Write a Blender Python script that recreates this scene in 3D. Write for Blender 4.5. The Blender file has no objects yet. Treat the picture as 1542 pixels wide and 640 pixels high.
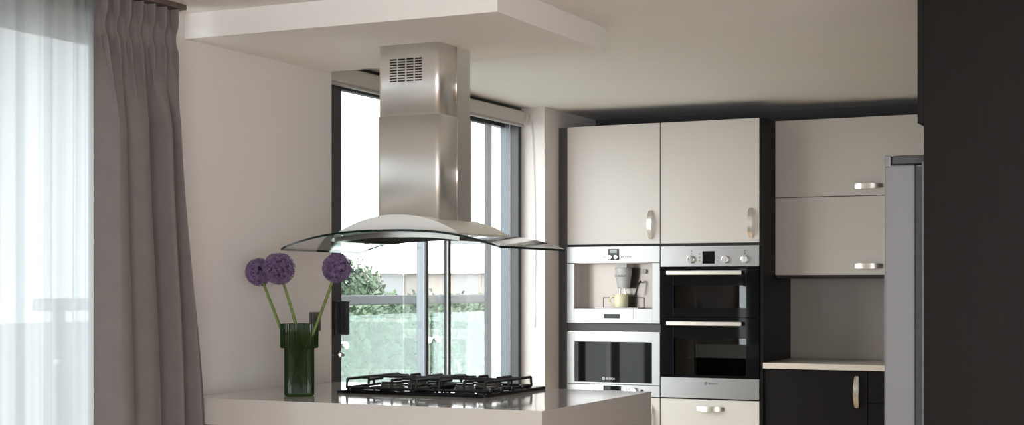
import bpy, bmesh, math, random
from mathutils import Vector, Matrix
random.seed(7)
PI = math.pi
scene = bpy.context.scene
C = scene.collection

# ------------------------------------------------------------------ camera
CZ = 1.34                                     # eye height
cam = bpy.data.cameras.new('camera')
cam.sensor_width = 36.0
cam.lens = 2287.0 / 1542.0 * 36.0
cam.shift_y = (433.0 - 320.0) / 1542.0
cam.clip_start = 0.05
cam.clip_end = 500
camo = bpy.data.objects.new('camera', cam)
camo.location = (0, 0, CZ)
camo.rotation_euler = (PI / 2, 0, math.radians(25.626))
C.objects.link(camo)
scene.camera = camo

# ------------------------------------------------------------------ world: flat overcast sky
w = bpy.data.worlds.new('overcast_sky')
scene.world = w
w.use_nodes = True
nt = w.node_tree
bg = nt.nodes['Background']
bg.inputs['Color'].default_value = (0.955, 0.98, 1.0, 1)
bg.inputs['Strength'].default_value = 1.0

scene.view_settings.view_transform = 'Standard'
scene.view_settings.look = 'None'
scene.view_settings.gamma = 1
scene.view_settings.use_curve_mapping = False
scene.view_settings.exposure = 3.28


def portal(name, loc, rot, sx, sy):
    """guides the sampling of the sky through an opening; emits nothing itself"""
    l = bpy.data.lights.new(name, 'AREA')
    l.shape = 'RECTANGLE'
    l.size = sx
    l.size_y = sy
    l.cycles.is_portal = True
    o = bpy.data.objects.new(name, l)
    o.location = loc
    o.rotation_euler = rot
    C.objects.link(o)


# room numbers
XW, YB, ZC = -3.735, 9.03, 2.415              # left wall face, back wall face, ceiling
XR, YF, XK = 3.2, -0.6, -0.22                 # living right wall, wall behind the camera, kitchen right wall
portal('sky_portal_door', (-4.08, 7.06, 1.2), (0, -PI / 2, 0), 2.4, 2.3)
portal('sky_portal_window', (-4.08, 2.36, 1.17), (0, -PI / 2, 0), 2.3, 4.7)
portal('sky_portal_rear', (0.9, YF - 0.32, 1.2), (PI / 2, 0, 0), 4.2, 2.34)


# ------------------------------------------------------------------ materials
def _p(n):
    return n.node_tree.nodes['Principled BSDF']


def mat(name, col, rough=0.5, metal=0.0, spec=0.5, bump=0.0, bscale=60, vary=0.0, vscale=6, stretch=None,
        coat=0.0, sheen=0.0, rvar=0.0, trans=0.0, ior=1.45):
    m = bpy.data.materials.new(name)
    m.use_nodes = True
    t = m.node_tree
    p = _p(m)
    p.inputs['Base Color'].default_value = (*col, 1)
    p.inputs['Roughness'].default_value = rough
    p.inputs['Metallic'].default_value = metal
    p.inputs['Specular IOR Level'].default_value = spec
    p.inputs['Coat Weight'].default_value = coat
    p.inputs['Coat Roughness'].default_value = 0.08
    p.inputs['Sheen Weight'].default_value = sheen
    p.inputs['Transmission Weight'].default_value = trans
    p.inputs['IOR'].default_value = ior
    if bump or vary or rvar:
        tc = t.nodes.new('ShaderNodeTexCoord')
        mp = t.nodes.new('ShaderNodeMapping')
        if stretch:
            mp.inputs['Scale'].default_value = stretch
        t.links.new(tc.outputs['Object'], mp.inputs['Vector'])
    if vary:
        n = t.nodes.new('ShaderNodeTexNoise')
        n.inputs['Scale'].default_value = vscale
        n.inputs['Detail'].default_value = 4
        t.links.new(mp.outputs['Vector'], n.inputs['Vector'])
        r = t.nodes.new('ShaderNodeValToRGB')
        a = [max(0, c * (1 - vary)) for c in col]
        b = [min(1, c * (1 + vary)) for c in col]
        r.color_ramp.elements[0].position = 0.3
        r.color_ramp.elements[1].position = 0.7
        r.color_ramp.elements[0].color = (*a, 1)
        r.color_ramp.elements[1].color = (*b, 1)
        t.links.new(n.outputs['Fac'], r.inputs['Fac'])
        t.links.new(r.outputs['Color'], p.inputs['Base Color'])
    if bump or rvar:
        n2 = t.nodes.new('ShaderNodeTexNoise')
        n2.inputs['Scale'].default_value = bscale
        n2.inputs['Detail'].default_value = 3
        t.links.new(mp.outputs['Vector'], n2.inputs['Vector'])
    if bump:
        bn = t.nodes.new('ShaderNodeBump')
        bn.inputs['Strength'].default_value = bump
        bn.inputs['Distance'].default_value = 0.002
        t.links.new(n2.outputs['Fac'], bn.inputs['Height'])
        t.links.new(bn.outputs['Normal'], p.inputs['Normal'])
    if rvar:
        mr = t.nodes.new('ShaderNodeMapRange')
        mr.inputs['To Min'].default_value = max(0.02, rough - rvar)
        mr.inputs['To Max'].default_value = rough + rvar
        t.links.new(n2.outputs['Fac'], mr.inputs['Value'])
        t.links.new(mr.outputs['Result'], p.inputs['Roughness'])
    return m


def glass_mat(name, tint, ior=1.5, haze=0.0, hazecol=(0.8, 0.85, 0.85), spots=False, rough=0.0, gl=1.0):
    """thin pane: straight-through transparency, fresnel reflection and a little scattering dirt"""
    m = bpy.data.materials.new(name)
    m.use_nodes = True
    t = m.node_tree
    t.nodes.remove(_p(m))
    out = t.nodes['Material Output']
    tr = t.nodes.new('ShaderNodeBsdfTransparent')
    tr.inputs['Color'].default_value = (*tint, 1)
    gs = t.nodes.new('ShaderNodeBsdfGlossy')
    gs.inputs['Roughness'].default_value = rough
    gs.inputs['Color'].default_value = (gl, gl, gl, 1)
    lw = t.nodes.new('ShaderNodeLayerWeight')          # same from both faces of the pane
    lw.inputs['Blend'].default_value = 0.5
    pw = t.nodes.new('ShaderNodeMath')
    pw.operation = 'POWER'
    pw.inputs[1].default_value = 5.0
    t.links.new(lw.outputs['Facing'], pw.inputs[0])
    f0 = ((ior - 1) / (ior + 1)) ** 2
    fr = t.nodes.new('ShaderNodeMapRange')
    fr.inputs['To Min'].default_value = f0
    fr.inputs['To Max'].default_value = 1.0
    t.links.new(pw.outputs[0], fr.inputs['Value'])
    mx = t.nodes.new('ShaderNodeMixShader')
    t.links.new(fr.outputs['Result'], mx.inputs['Fac'])
    t.links.new(tr.outputs['BSDF'], mx.inputs[1])
    t.links.new(gs.outputs['BSDF'], mx.inputs[2])
    last = mx
    if haze:
        tl = t.nodes.new('ShaderNodeBsdfTranslucent')
        tl.inputs['Color'].default_value = (*hazecol, 1)
        mh = t.nodes.new('ShaderNodeMixShader')
        mh.inputs['Fac'].default_value = haze
        t.links.new(last.outputs[0], mh.inputs[1])
        df = t.nodes.new('ShaderNodeBsdfDiffuse')
        df.inputs['Color'].default_value = (*hazecol, 1)
        md = t.nodes.new('ShaderNodeMixShader')
        md.inputs['Fac'].default_value = 0.35
        t.links.new(tl.outputs[0], md.inputs[1])
        t.links.new(df.outputs[0], md.inputs[2])
        t.links.new(md.outputs[0], mh.inputs[2])
        if spots:                                    # dried rain drops
            tc = t.nodes.new('ShaderNodeTexCoord')
            v = t.nodes.new('ShaderNodeTexVoronoi')
            v.inputs['Scale'].default_value = 55
            t.links.new(tc.outputs['Object'], v.inputs['Vector'])
            mr = t.nodes.new('ShaderNodeMapRange')
            mr.inputs['From Min'].default_value = 0.10
            mr.inputs['From Max'].default_value = 0.28
            mr.inputs['To Min'].default_value = min(1, haze * 3.0)
            mr.inputs['To Max'].default_value = haze * 0.75
            t.links.new(v.outputs['Distance'], mr.inputs['Value'])
            t.links.new(mr.outputs['Result'], mh.inputs['Fac'])
        last = mh
    t.links.new(last.outputs[0], out.inputs['Surface'])
    return m


def sheer_mat(name):
    m = bpy.data.materials.new(name)
    m.use_nodes = True
    t = m.node_tree
    t.nodes.remove(_p(m))
    out = t.nodes['Material Output']
    tr = t.nodes.new('ShaderNodeBsdfTransparent')
    tr.inputs['Color'].default_value = (1, 1, 1, 1)
    tl = t.nodes.new('ShaderNodeBsdfTranslucent')
    tl.inputs['Color'].default_value = (0.2, 0.2, 0.2, 1)
    tc = t.nodes.new('ShaderNodeTexCoord')             # gathered voile: fold shading put into the translucent colour as strips
    mp = t.nodes.new('ShaderNodeMapping')
    mp.inputs['Scale'].default_value = (0.0, 16.0, 0.12)
    t.links.new(tc.outputs['Object'], mp.inputs['Vector'])
    nz = t.nodes.new('ShaderNodeTexNoise')
    nz.inputs['Scale'].default_value = 1.0
    nz.inputs['Detail'].default_value = 3
    t.links.new(mp.outputs['Vector'], nz.inputs['Vector'])
    cr = t.nodes.new('ShaderNodeValToRGB')
    cr.color_ramp.elements[0].position = 0.36
    cr.color_ramp.elements[1].position = 0.60
    cr.color_ramp.elements[0].color = (0.165, 0.17, 0.175, 1)
    cr.color_ramp.elements[1].color = (0.25, 0.253, 0.255, 1)
    t.links.new(nz.outputs['Fac'], cr.inputs['Fac'])
    t.links.new(cr.outputs['Color'], tl.inputs['Color'])
    df = t.nodes.new('ShaderNodeBsdfDiffuse')
    df.inputs['Color'].default_value = (0.86, 0.87, 0.88, 1)
    a = t.nodes.new('ShaderNodeMixShader')
    a.inputs['Fac'].default_value = 0.22
    t.links.new(tl.outputs[0], a.inputs[1])
    t.links.new(df.outputs[0], a.inputs[2])
    # seen edge-on the weave closes up
    lw = t.nodes.new('ShaderNodeLayerWeight')
    lw.inputs['Blend'].default_value = 0.35
    mr = t.nodes.new('ShaderNodeMapRange')
    mr.inputs['To Min'].default_value = 0.965
    mr.inputs['To Max'].default_value = 1.0
    t.links.new(lw.outputs['Facing'], mr.inputs['Value'])
    b = t.nodes.new('ShaderNodeMixShader')
    t.links.new(mr.outputs['Result'], b.inputs['Fac'])
    t.links.new(tr.outputs[0], b.inputs[1])
    t.links.new(a.outputs[0], b.inputs[2])
    t.links.new(b.outputs[0], out.inputs['Surface'])
    return m


def fabric_mat(name, col):
    m = mat(name, col, rough=0.9, spec=0.1, bump=0.25, bscale=900, vary=0.05, vscale=14, sheen=0.15)
    return m


def wood_floor_mat(name):
    m = mat(name, (0.36, 0.26, 0.17), rough=0.4)
    t = m.node_tree
    p = _p(m)
    tc = t.nodes.new('ShaderNodeTexCoord')
    br = t.nodes.new('ShaderNodeTexBrick')
    br.inputs['Scale'].default_value = 1
    br.inputs['Brick Width'].default_value = 1.4
    br.inputs['Row Height'].default_value = 0.15
    br.inputs['Mortar Size'].default_value = 0.002
    br.inputs['Color1'].default_value = (0.62, 0.43, 0.285, 1)
    br.inputs['Color2'].default_value = (0.56, 0.385, 0.25, 1)
    br.inputs['Mortar'].default_value = (0.12, 0.08, 0.05, 1)
    t.links.new(tc.outputs['Object'], br.inputs['Vector'])
    t.links.new(br.outputs['Color'], p.inputs['Base Color'])
    return m


M = {}
M['ceiling'] = mat('ceiling_paint', (0.80, 0.775, 0.75), 0.9, spec=0.2, bump=0.05, bscale=120, vary=0.015, vscale=1.5)
M['wall'] = mat('wall_paint', (0.69, 0.65, 0.625), 0.85, spec=0.2, bump=0.06, bscale=140, vary=0.015, vscale=2)
M['greywall'] = mat('charcoal_wall_paint', (0.085, 0.082, 0.088), 0.7, spec=0.2, bump=0.05, bscale=140)
M['floor'] = wood_floor_mat('oak_floor')
M['beige'] = mat('beige_lacquer', (0.57, 0.53, 0.49), 0.34, spec=0.4, bump=0.02, bscale=300, vary=0.012, vscale=3)
M['espresso'] = mat('espresso_wood', (0.008, 0.0065, 0.006), 0.5, spec=0.14, vary=0.12, vscale=5, stretch=(9, 9, 0.6),
                    bump=0.02, bscale=40)
M['carbon'] = mat('charcoal_laminate', (0.060, 0.058, 0.062), 0.42, spec=0.45, bump=0.02, bscale=200)
M['gap'] = mat('dark_carcass', (0.03, 0.028, 0.028), 0.6, spec=0.3)
M['quartz'] = mat('beige_quartz', (0.56, 0.52, 0.48), 0.07, spec=0.55, vary=0.03, vscale=180, coat=0.3)
M['quartz2'] = mat('cream_worktop', (0.66, 0.58, 0.50), 0.25, spec=0.5, vary=0.03, vscale=140)
M['splash'] = mat('taupe_glass_splashback', (0.40, 0.36, 0.32), 0.12, spec=0.5, vary=0.02, vscale=2)
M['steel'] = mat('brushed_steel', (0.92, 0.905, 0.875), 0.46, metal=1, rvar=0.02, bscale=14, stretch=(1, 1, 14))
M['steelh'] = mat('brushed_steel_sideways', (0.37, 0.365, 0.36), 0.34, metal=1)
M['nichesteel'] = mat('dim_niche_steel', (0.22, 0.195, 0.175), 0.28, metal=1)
M['filter'] = mat('dark_filter_mesh', (0.02, 0.02, 0.02), 0.9, spec=0.05)
M['satin'] = mat('satin_light_steel', (0.78, 0.78, 0.76), 0.55, metal=0.2)
M['chrome'] = mat('polished_steel', (0.78, 0.75, 0.70), 0.16, metal=1)
M['champagne'] = mat('satin_handle_steel', (0.66, 0.62, 0.55), 0.33, metal=1, rvar=0.04, bscale=80)
M['fridge'] = mat('silver_painted_steel', (0.20, 0.20, 0.213), 0.42, metal=0.4, rvar=0.03, bscale=60)
M['blackglass'] = mat('black_glass', (0.006, 0.006, 0.007), 0.04, spec=0.18)
M['black'] = mat('black_enamel', (0.012, 0.012, 0.013), 0.35, spec=0.5)
M['castiron'] = mat('cast_iron', (0.014, 0.014, 0.015), 0.48, spec=0.45, bump=0.2, bscale=400)
M['burner'] = mat('burner_alloy', (0.22, 0.215, 0.21), 0.42, metal=0.8, bump=0.1, bscale=300)
M['greyplastic'] = mat('grey_plastic', (0.46, 0.46, 0.45), 0.35, spec=0.5)
M['darkplastic'] = mat('dark_plastic', (0.05, 0.052, 0.055), 0.4)
M['lcd'] = mat('display_glass', (0.30, 0.33, 0.33), 0.15)
M['printdark'] = mat('dark_print', (0.03, 0.03, 0.035), 0.5)
M['printlight'] = mat('white_print', (0.75, 0.75, 0.75), 0.5)
M['mug'] = mat('cream_glaze', (0.72, 0.69, 0.47), 0.18, spec=0.5)
M['frame'] = mat('anthracite_aluminium', (0.040, 0.041, 0.043), 0.38, spec=0.5, metal=0.2)
M['framelit'] = mat('daylit_frame_aluminium', (0.14, 0.16, 0.175), 0.5, metal=0.2)  # frame metal coloured paler and bluer for the daylight on its sides
M['rail'] = mat('grey_rail_metal', (0.022, 0.024, 0.025), 0.6, spec=0.2)
M['doorglass'] = glass_mat('door_glass_with_rain_marks', (0.955, 0.968, 0.965), haze=0.009, hazecol=(0.86, 0.93, 0.92), spots=True)
M['winglass'] = glass_mat('window_glass', (0.93, 0.96, 0.96))
M['balglass'] = glass_mat('balustrade_glass', (0.76, 0.88, 0.85), ior=1.2, haze=0.006, hazecol=(0.7, 0.85, 0.83))
M['hoodglass'] = glass_mat('hood_glass', (0.90, 0.935, 0.93), ior=1.5)
M['glassedge'] = mat('polished_glass_edge', (0.006, 0.014, 0.013), 0.2, spec=0.35)
M['ovenpane'] = glass_mat('oven_door_glass', (0.22, 0.24, 0.25), ior=1.6)
M['blind'] = mat('blind_fascia_cream', (0.56, 0.535, 0.50), 0.6, spec=0.3)
M['curtain'] = fabric_mat('taupe_curtain_cloth', (0.175, 0.157, 0.15))
M['sheer'] = sheer_mat('white_sheer_voile')
M['track'] = mat('brown_curtain_track', (0.10, 0.075, 0.06), 0.5)
M['vase'] = glass_mat('bottle_green_glass', (0.38, 0.60, 0.24), ior=1.5, haze=0.42, hazecol=(0.034, 0.080, 0.016), rough=0.04)
M['stem'] = mat('green_stem', (0.12, 0.17, 0.035), 0.5, vary=0.25, vscale=40)
M['floret'] = mat('purple_floret', (0.155, 0.098, 0.20), 0.7, vary=0.4, vscale=70)
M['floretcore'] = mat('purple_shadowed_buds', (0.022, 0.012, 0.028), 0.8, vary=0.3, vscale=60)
M['switch'] = mat('bronze_switch_plate', (0.13, 0.115, 0.105), 0.4, metal=0.3)
M['leaf'] = mat('garden_leaves', (0.032, 0.060, 0.027), 0.7, vary=0.35, vscale=1.2)
M['bark'] = mat('bark', (0.14, 0.10, 0.07), 0.9)
M['render1'] = mat('pale_render', (0.22, 0.196, 0.176), 0.9, vary=0.05, vscale=0.4)
M['render2'] = mat('grey_render', (0.13, 0.136, 0.14), 0.9, vary=0.05, vscale=0.4)
M['roof'] = mat('roof_slate', (0.30, 0.27, 0.26), 0.8)
M['farwin'] = mat('far_window_glass', (0.16, 0.165, 0.165), 0.4)
M['deck'] = mat('pale_paving', (0.36, 0.36, 0.355), 0.8, vary=0.06, vscale=3)
M['grass'] = mat('pale_courtyard_paving', (0.085, 0.09, 0.08), 0.9, vary=0.1, vscale=0.5)
M['darkfacing'] = mat('dark_added_facing', (0.06, 0.06, 0.062), 0.7, vary=0.1, vscale=3)
M['concrete'] = mat('concrete', (0.40, 0.39, 0.38), 0.85, vary=0.08, vscale=2)


# ------------------------------------------------------------------ mesh helpers
def tag(o, label=None, cat=None, group=None, kind=None):
    if label: o['label'] = label
    if cat: o['category'] = cat
    if group: o['group'] = group
    if kind: o['kind'] = kind
    return o


def empty(name, loc, label, cat, group=None):
    o = bpy.data.objects.new(name, None)
    o.location = loc
    o.empty_display_size = 0.05
    C.objects.link(o)
    return tag(o, label, cat, group)


class MB:
    """gathers shapes (world coordinates) for ONE mesh object"""
    def __init__(s):
        s.bm = bmesh.new()

    def box(s, x0, x1, y0, y1, z0, z1, bev=0.0, seg=2, mi=0):
        b = bmesh.new()
        bmesh.ops.create_cube(b, size=1)
        for v in b.verts:
            v.co = Vector(((v.co.x + .5) * (x1 - x0) + x0, (v.co.y + .5) * (y1 - y0) + y0, (v.co.z + .5) * (z1 - z0) + z0))
        if bev:
            bmesh.ops.bevel(b, geom=b.edges[:], offset=bev, segments=seg, affect='EDGES', profile=0.5)
        s._add(b, mi)
        return s

    def _add(s, b, mi=0, mtx=None, smooth=False):
        if mtx is not None:
            b.transform(mtx)
        for f in b.faces:
            f.material_index = mi
            f.smooth = smooth or f.smooth
        me = bpy.data.meshes.new('t')
        b.to_mesh(me)
        b.free()
        s.bm.from_mesh(me)
        bpy.data.meshes.remove(me)

    def cyl(s, c, r, h, axis='Z', r2=None, n=24, mi=0, bev=0.0, smooth=True):
        b = bmesh.new()
        bmesh.ops.create_cone(b, cap_ends=True, segments=n, radius1=r, radius2=r if r2 is None else r2, depth=h)
        for f in b.faces:
            f.smooth = smooth and len(f.verts) == 4
        if bev:
            ed = [e for e in b.edges if any(len(f.verts) > 4 for f in e.link_faces)]
            bmesh.ops.bevel(b, geom=ed, offset=bev, segments=2, affect='EDGES', profile=0.5)
        rot = {'Z': Matrix(), 'X': Matrix.Rotation(PI / 2, 4, 'Y'), 'Y': Matrix.Rotation(-PI / 2, 4, 'X')}[axis]
        s._add(b, mi, Matrix.Translation(c) @ rot)
        return s

    def faces(s, vs, fs, mi=0, smooth=False):
        vv = [s.bm.verts.new(v) for v in vs]
        for f in fs:
            try:
                fc = s.bm.faces.new([vv[i] for i in f])
                fc.material_index = mi
                fc.smooth = smooth
            except ValueError:
                pass
        return s

    def prism(s, pts, axis, a, b, mi=0, smooth=False):
        """closed 2-D outline extruded along an axis"""
        def P(p, t):
            return {'Y': (p[0], t, p[1]), 'X': (t, p[0], p[1]), 'Z': (p[0], p[1], t)}[axis]
        n = len(pts)
        vs = [P(p, a) for p in pts] + [P(p, b) for p in pts]
        fs = [tuple(range(n)), tuple(range(2 * n - 1, n - 1, -1))]
        s.faces(vs, fs, mi)
        s.bm.verts.ensure_lookup_table()
        vs2 = [P(p, a) for p in pts] + [P(p, b) for p in pts]
        s.faces(vs2, [(i, (i + 1) % n, n + (i + 1) % n, n + i) for i in range(n)], mi, smooth)
        return s

    def tube(s, pts, r, n=10, mi=0, caps=True, rad=None, flat=None):
        """round (or flattened) bar along a path"""
        pts = [Vector(p) for p in pts]
        rings = []
        up = Vector((0, 0, 1))
        for i, p in enumerate(pts):
            d = (pts[min(i + 1, len(pts) - 1)] - pts[max(i - 1, 0)]).normalized()
            u = d.cross(up)
            if u.length < 1e-3: u = d.cross(Vector((0, 1, 0)))
            u.normalize()
            v = u.cross(d)
            rr = rad[i] if rad else r
            fa = flat if flat else 1.0
            rings.append([p + u * rr * math.cos(2 * PI * k / n) + v * rr * fa * math.sin(2 * PI * k / n) for k in range(n)])
        vs = [q for rg in rings for q in rg]
        fs = []
        for i in range(len(pts) - 1):
            for k in range(n):
                fs.append((i * n + k, i * n + (k + 1) % n, (i + 1) * n + (k + 1) % n, (i + 1) * n + k))
        s.faces(vs, fs, mi, True)
        if caps:
            s.faces(rings[0], [tuple(range(n))], mi)
            s.faces(rings[-1], [tuple(range(n - 1, -1, -1))], mi)
        return s

    def lathe(s, prof, c, n=48, mi=0, axis='Z', ribs=0, amp=0.0, smooth=True):
        vs = []
        for (r, z) in prof:
            for k in range(n):
                a = 2 * PI * k / n
                rr = r
                if ribs and r > 0.03:
                    rr = r * (1 + amp * math.cos(ribs * a))
                if axis == 'Z':
                    vs.append((c[0] + rr * math.cos(a), c[1] + rr * math.sin(a), c[2] + z))
                else:
                    vs.append((c[0] + rr * math.cos(a), c[1] + z, c[2] + rr * math.sin(a)))
        fs = []
        for i in range(len(prof) - 1):
            for k in range(n):
                fs.append((i * n + k, i * n + (k + 1) % n, (i + 1) * n + (k + 1) % n, (i + 1) * n + k))
        s.faces(vs, fs, mi, smooth)
        return s

    def build(s, name, m, parent=None, merge=True, norm=True):
        if merge:
            bmesh.ops.remove_doubles(s.bm, verts=s.bm.verts[:], dist=1e-5)
        if norm:
            bmesh.ops.recalc_face_normals(s.bm, faces=s.bm.faces[:])
        me = bpy.data.meshes.new(name)
        s.bm.to_mesh(me)
        s.bm.free()
        for mm in (m if isinstance(m, (list, tuple)) else [m]):
            me.materials.append(M[mm])
        o = bpy.data.objects.new(name, me)
        C.objects.link(o)
        if parent is not None:
            o.parent = parent
            o.matrix_parent_inverse = world_of(parent).inverted()
        return o


def world_of(o):
    m = Matrix.LocRotScale(o.location, o.rotation_euler, o.scale)
    if o.parent:
        m = world_of(o.parent) @ o.matrix_parent_inverse @ m
    return m


def bx(name, m, parent, *a, **k):
    return MB().box(*a, **k).build(name, m, parent)


def struct(o):
    o['kind'] = 'structure'
    return o


def lettering(txt, size, loc, m, parent, emblem=True):
    """raised print on a -Y facing surface"""
    cu = bpy.data.curves.new('lettering', 'FONT')
    cu.body = txt
    cu.size = size
    cu.extrude = 0.0003
    cu.offset = size * 0.012
    cu.align_x = 'CENTER'
    tmp = bpy.data.objects.new('lettering_tmp', cu)
    C.objects.link(tmp)
    bpy.context.view_layer.update()
    me = bpy.data.meshes.new_from_object(tmp.evaluated_get(bpy.context.evaluated_depsgraph_get()))
    bpy.data.objects.remove(tmp)
    bpy.data.curves.remove(cu)
    b = bmesh.new()
    b.from_mesh(me)
    bpy.data.meshes.remove(me)
    q = MB()
    q._add(b, 0, Matrix.Translation(loc) @ Matrix.Rotation(PI / 2, 4, 'X'))
    if emblem:                                     # ring emblem with an upright bar left of the word
        ex, ez, r = loc[0] - size * len(txt) * 0.36 - size * 0.75, loc[2] + size * 0.35, size * 0.52
        n = 20
        vs, fs = [], []
        for k in range(n):
            a = 2 * PI * k / n
            for rr in (r, r * 0.72):
                vs.append((ex + rr * math.cos(a), loc[1] - 0.0003, ez + rr * math.sin(a)))
        for k in range(n):
            j = (k + 1) % n
            fs.append((2 * k, 2 * k + 1, 2 * j + 1, 2 * j))
        q.faces(vs, fs)
        for dx in (-0.22, 0.22):
            q.box(ex + dx * r - .08 * r, ex + dx * r + .08 * r, loc[1] - .0004, loc[1], ez - r * .6, ez + r * .6)
        q.box(ex - .22 * r, ex + .22 * r, loc[1] - .0004, loc[1], ez - r * .08, ez + r * .08)
    return q.build('lettering', m, parent, norm=False)


# =================================================================== THE SETTING
struct(MB().box(XW - 0.35, XR + 0.3, YF - 0.3, YB + 0.3, -0.15, 0.0).build('floor', 'floor'))
ceil = struct(MB().box(XW - 0.35, XR + 0.3, YF - 0.3, YB + 0.3, ZC, ZC + 0.2).build('ceiling', 'ceiling'))
# dropped box over the island
bx('dropped_box', 'ceiling', ceil, XW + 0.001, -2.367, 4.815, 5.83, 2.315, ZC - 0.0005)

# left wall with its two openings
W1a, W1b, W1h = 0.0, 4.72, 2.325              # curtained window
D1a, D1b = 5.885, 8.234                        # sliding balcony door
wl = MB()
XO = XW - 0.35
wl.box(XO, XW, YF - 0.3, W1a, 0, ZC)
wl.box(XO, XW, W1a, W1b, W1h, ZC)
wl.box(XO, XW, W1b, D1a, 0, ZC)
wl.box(XO, XW, D1b, YB + 0.3, 0, ZC)
wlo = struct(wl.build('wall_left', 'wall', merge=False))
for (a, b, z0, z1) in ((YF - .3, W1a, -.4, 2.7), (W1a, W1b, W1h, 2.7), (W1b, D1a, -.4, 2.7), (D1a, D1b, 2.42, 2.7), (D1b, YB + .3, -.4, 2.7)):
    bx('added_dark_facing', 'darkfacing', wlo, XO - .05, XO - .0005, a, b, z0, z1)  # unseen facing, added to darken the facade's reflection in the balustrade glass
struct(bx('wall_back', 'greywall', None, XW, XR + 0.3, YB, YB + 0.3, 0, ZC))
wr = MB().box(XK, XK + 0.12, 5.02, YB, 0, ZC).box(XK + 0.12, XR, 5.02, 5.14, 0, ZC)
struct(wr.build('wall_kitchen_right', 'greywall', merge=False))
struct(bx('wall_right', 'wall', None, XR, XR + 0.3, YF - 0.3, YB, 0, ZC))
wf = MB()
for a in ((XW, -1.2, 0, ZC), (3.0, XR, 0, ZC), (-1.2, 3.0, 2.38, ZC), (-1.2, 3.0, 0, 0.03)):
    wf.box(a[0], a[1], YF - 0.3, YF, a[2], a[3])
struct(wf.build('wall_front', 'wall', merge=False))
# unseen rear window behind the camera, added to light the room
w3 = struct(MB().box(-1.2, 3.0, YF - 0.2, YF - 0.13, 2.33, 2.38).box(-1.2, 3.0, YF - 0.2, YF - 0.13, 0.03, 0.08).build('added_rear_window', 'frame', merge=False))
for x in (-1.2, 0.18, 1.56, 2.93):
    bx('mullion', 'frame', w3, x, x + 0.07, YF - 0.2, YF - 0.13, 0.08, 2.33)

# curtained window
XG = XW - 0.20
w1 = struct(MB().box(XG - .06, XG, W1a, W1b, W1h - 0.055, W1h).box(XG - .06, XG, W1a, W1b, 0.0, 0.06)
            .box(XG - .06, XG, W1a, W1a + .06, .06, W1h - .055).box(XG - .06, XG, W1b - .06, W1b, .06, W1h - .055)
            .build('window_1', 'frame', merge=False))
for y in (1.05, 2.7):
    bx('mullion', 'frame', w1, XG - .06, XG, y, y + .06, .06, W1h - .055)
bx('pane', 'winglass', w1, XG - .034, XG - .028, W1a + .06, W1b - .06, .06, W1h - .055)

# sliding balcony door: fixed head, track, jambs + one sliding leaf in front of a fixed leaf
XD = -3.885                                    # inner face of the sliding leaf
d1 = struct(MB().box(XD - .16, XD - .002, D1a, D1b, 2.335, ZC).box(XD - .16, XD - .002, D1a, D1b, 0.0, 0.045)
            .box(XD - .055, XD - .002, D1b - .045, D1b, .045, 2.335).box(XD - .16, XD - .002, D1a, D1a + .05, .045, 2.335)
            .build('door_1', 'frame', merge=False))
# sliding leaf
bx('leaf_stile', 'frame', d1, XD - .05, XD + .004, D1a + .05, 6.205, .05, 2.33, bev=.003)
st = bx('leaf_stile', 'framelit', d1, XD - .052, XD - .004, 7.040, 7.066, .05, 2.33)
bx('meeting_seal', 'frame', d1, XD - .003, XD + .004, 7.038, 7.068, .05, 2.33)
bx('leaf_rail', 'frame', d1, XD - .045, XD - .003, 6.205, 7.038, .05, .13)
bx('leaf_rail', 'frame', d1, XD - .045, XD - .003, 6.205, 7.038, 2.29, 2.33)
bx('pane', 'doorglass', d1, XD - .012, XD - .006, 6.205, 7.038, .13, 2.29)
# fixed leaf behind
XE = XD - .085
bx('leaf_stile', 'rail', d1, XE - .03, XE, 7.462, 7.487, .05, 2.33)
bx('leaf_stile', 'framelit', d1, XE - .03, XE + .026, 8.178, 8.189, .05, 2.33)
bx('edge_strip', 'deck', d1, XE - .004, XE + .004, 7.446, 7.456, .05, 2.33)
bx('leaf_rail', 'frame', d1, XE - .045, XE - .003, 7.07, 8.178, .05, .12)
bx('leaf_rail', 'frame', d1, XE - .045, XE - .003, 7.07, 8.178, 2.30, 2.33)
bx('pane', 'doorglass', d1, XE - .028, XE - .022, 7.0, 8.178, .12, 2.30)
# pull handle and lock on the sliding leaf
hd = MB().box(XD + .004, XD + .018, 6.135, 6.195, 1.115, 1.275, bev=.003)
hd.box(XD + .018, XD + .055, 6.17, 6.196, 1.115, 1.275, bev=.003)
for k in range(3):
    hd.box(XD + .022, XD + .050, 6.166, 6.17, 1.12 , 1.27)
hd.build('pull_handle', 'frame', d1)
lk = MB().cyl((XD + .012, 6.17, 1.02), .014, .018, axis='X').box(XD + .02, XD + .04, 6.165, 6.175, 1.012, 1.028, bev=.002)
lk.build('lock', 'chrome', d1)

# roller blind cassette at the head of the door
rb = empty('roller_blind', (-3.86, 7.06, 2.31), 'rolled-up cream roller blind in its fascia above the balcony door', 'blind')
prof = [(-3.885, 2.388), (-3.845, 2.388), (-3.838, 2.380), (-3.838, 2.322), (-3.846, 2.312), (-3.885, 2.312)]
MB().prism(prof, 'Y', D1a + .01, D1b - .05).build('fascia', 'blind', rb)
MB().cyl((-3.862, D1b - .028, 2.35), .038, .038, axis='Y', bev=.008).build('end_cap', 'blind', rb)
MB().box(-3.872, -3.842, D1a + .01, D1b - .052, 2.298, 2.3115, bev=.004).build('bottom_bar', 'concrete', rb)
MB().tube([(-3.815, 8.228, 2.33), (-3.80, 8.229, 2.0), (-3.79, 8.229, 1.5), (-3.795, 8.229, 1.1)], .0016, n=6).build('pull_cord', 'blind', rb)

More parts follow.
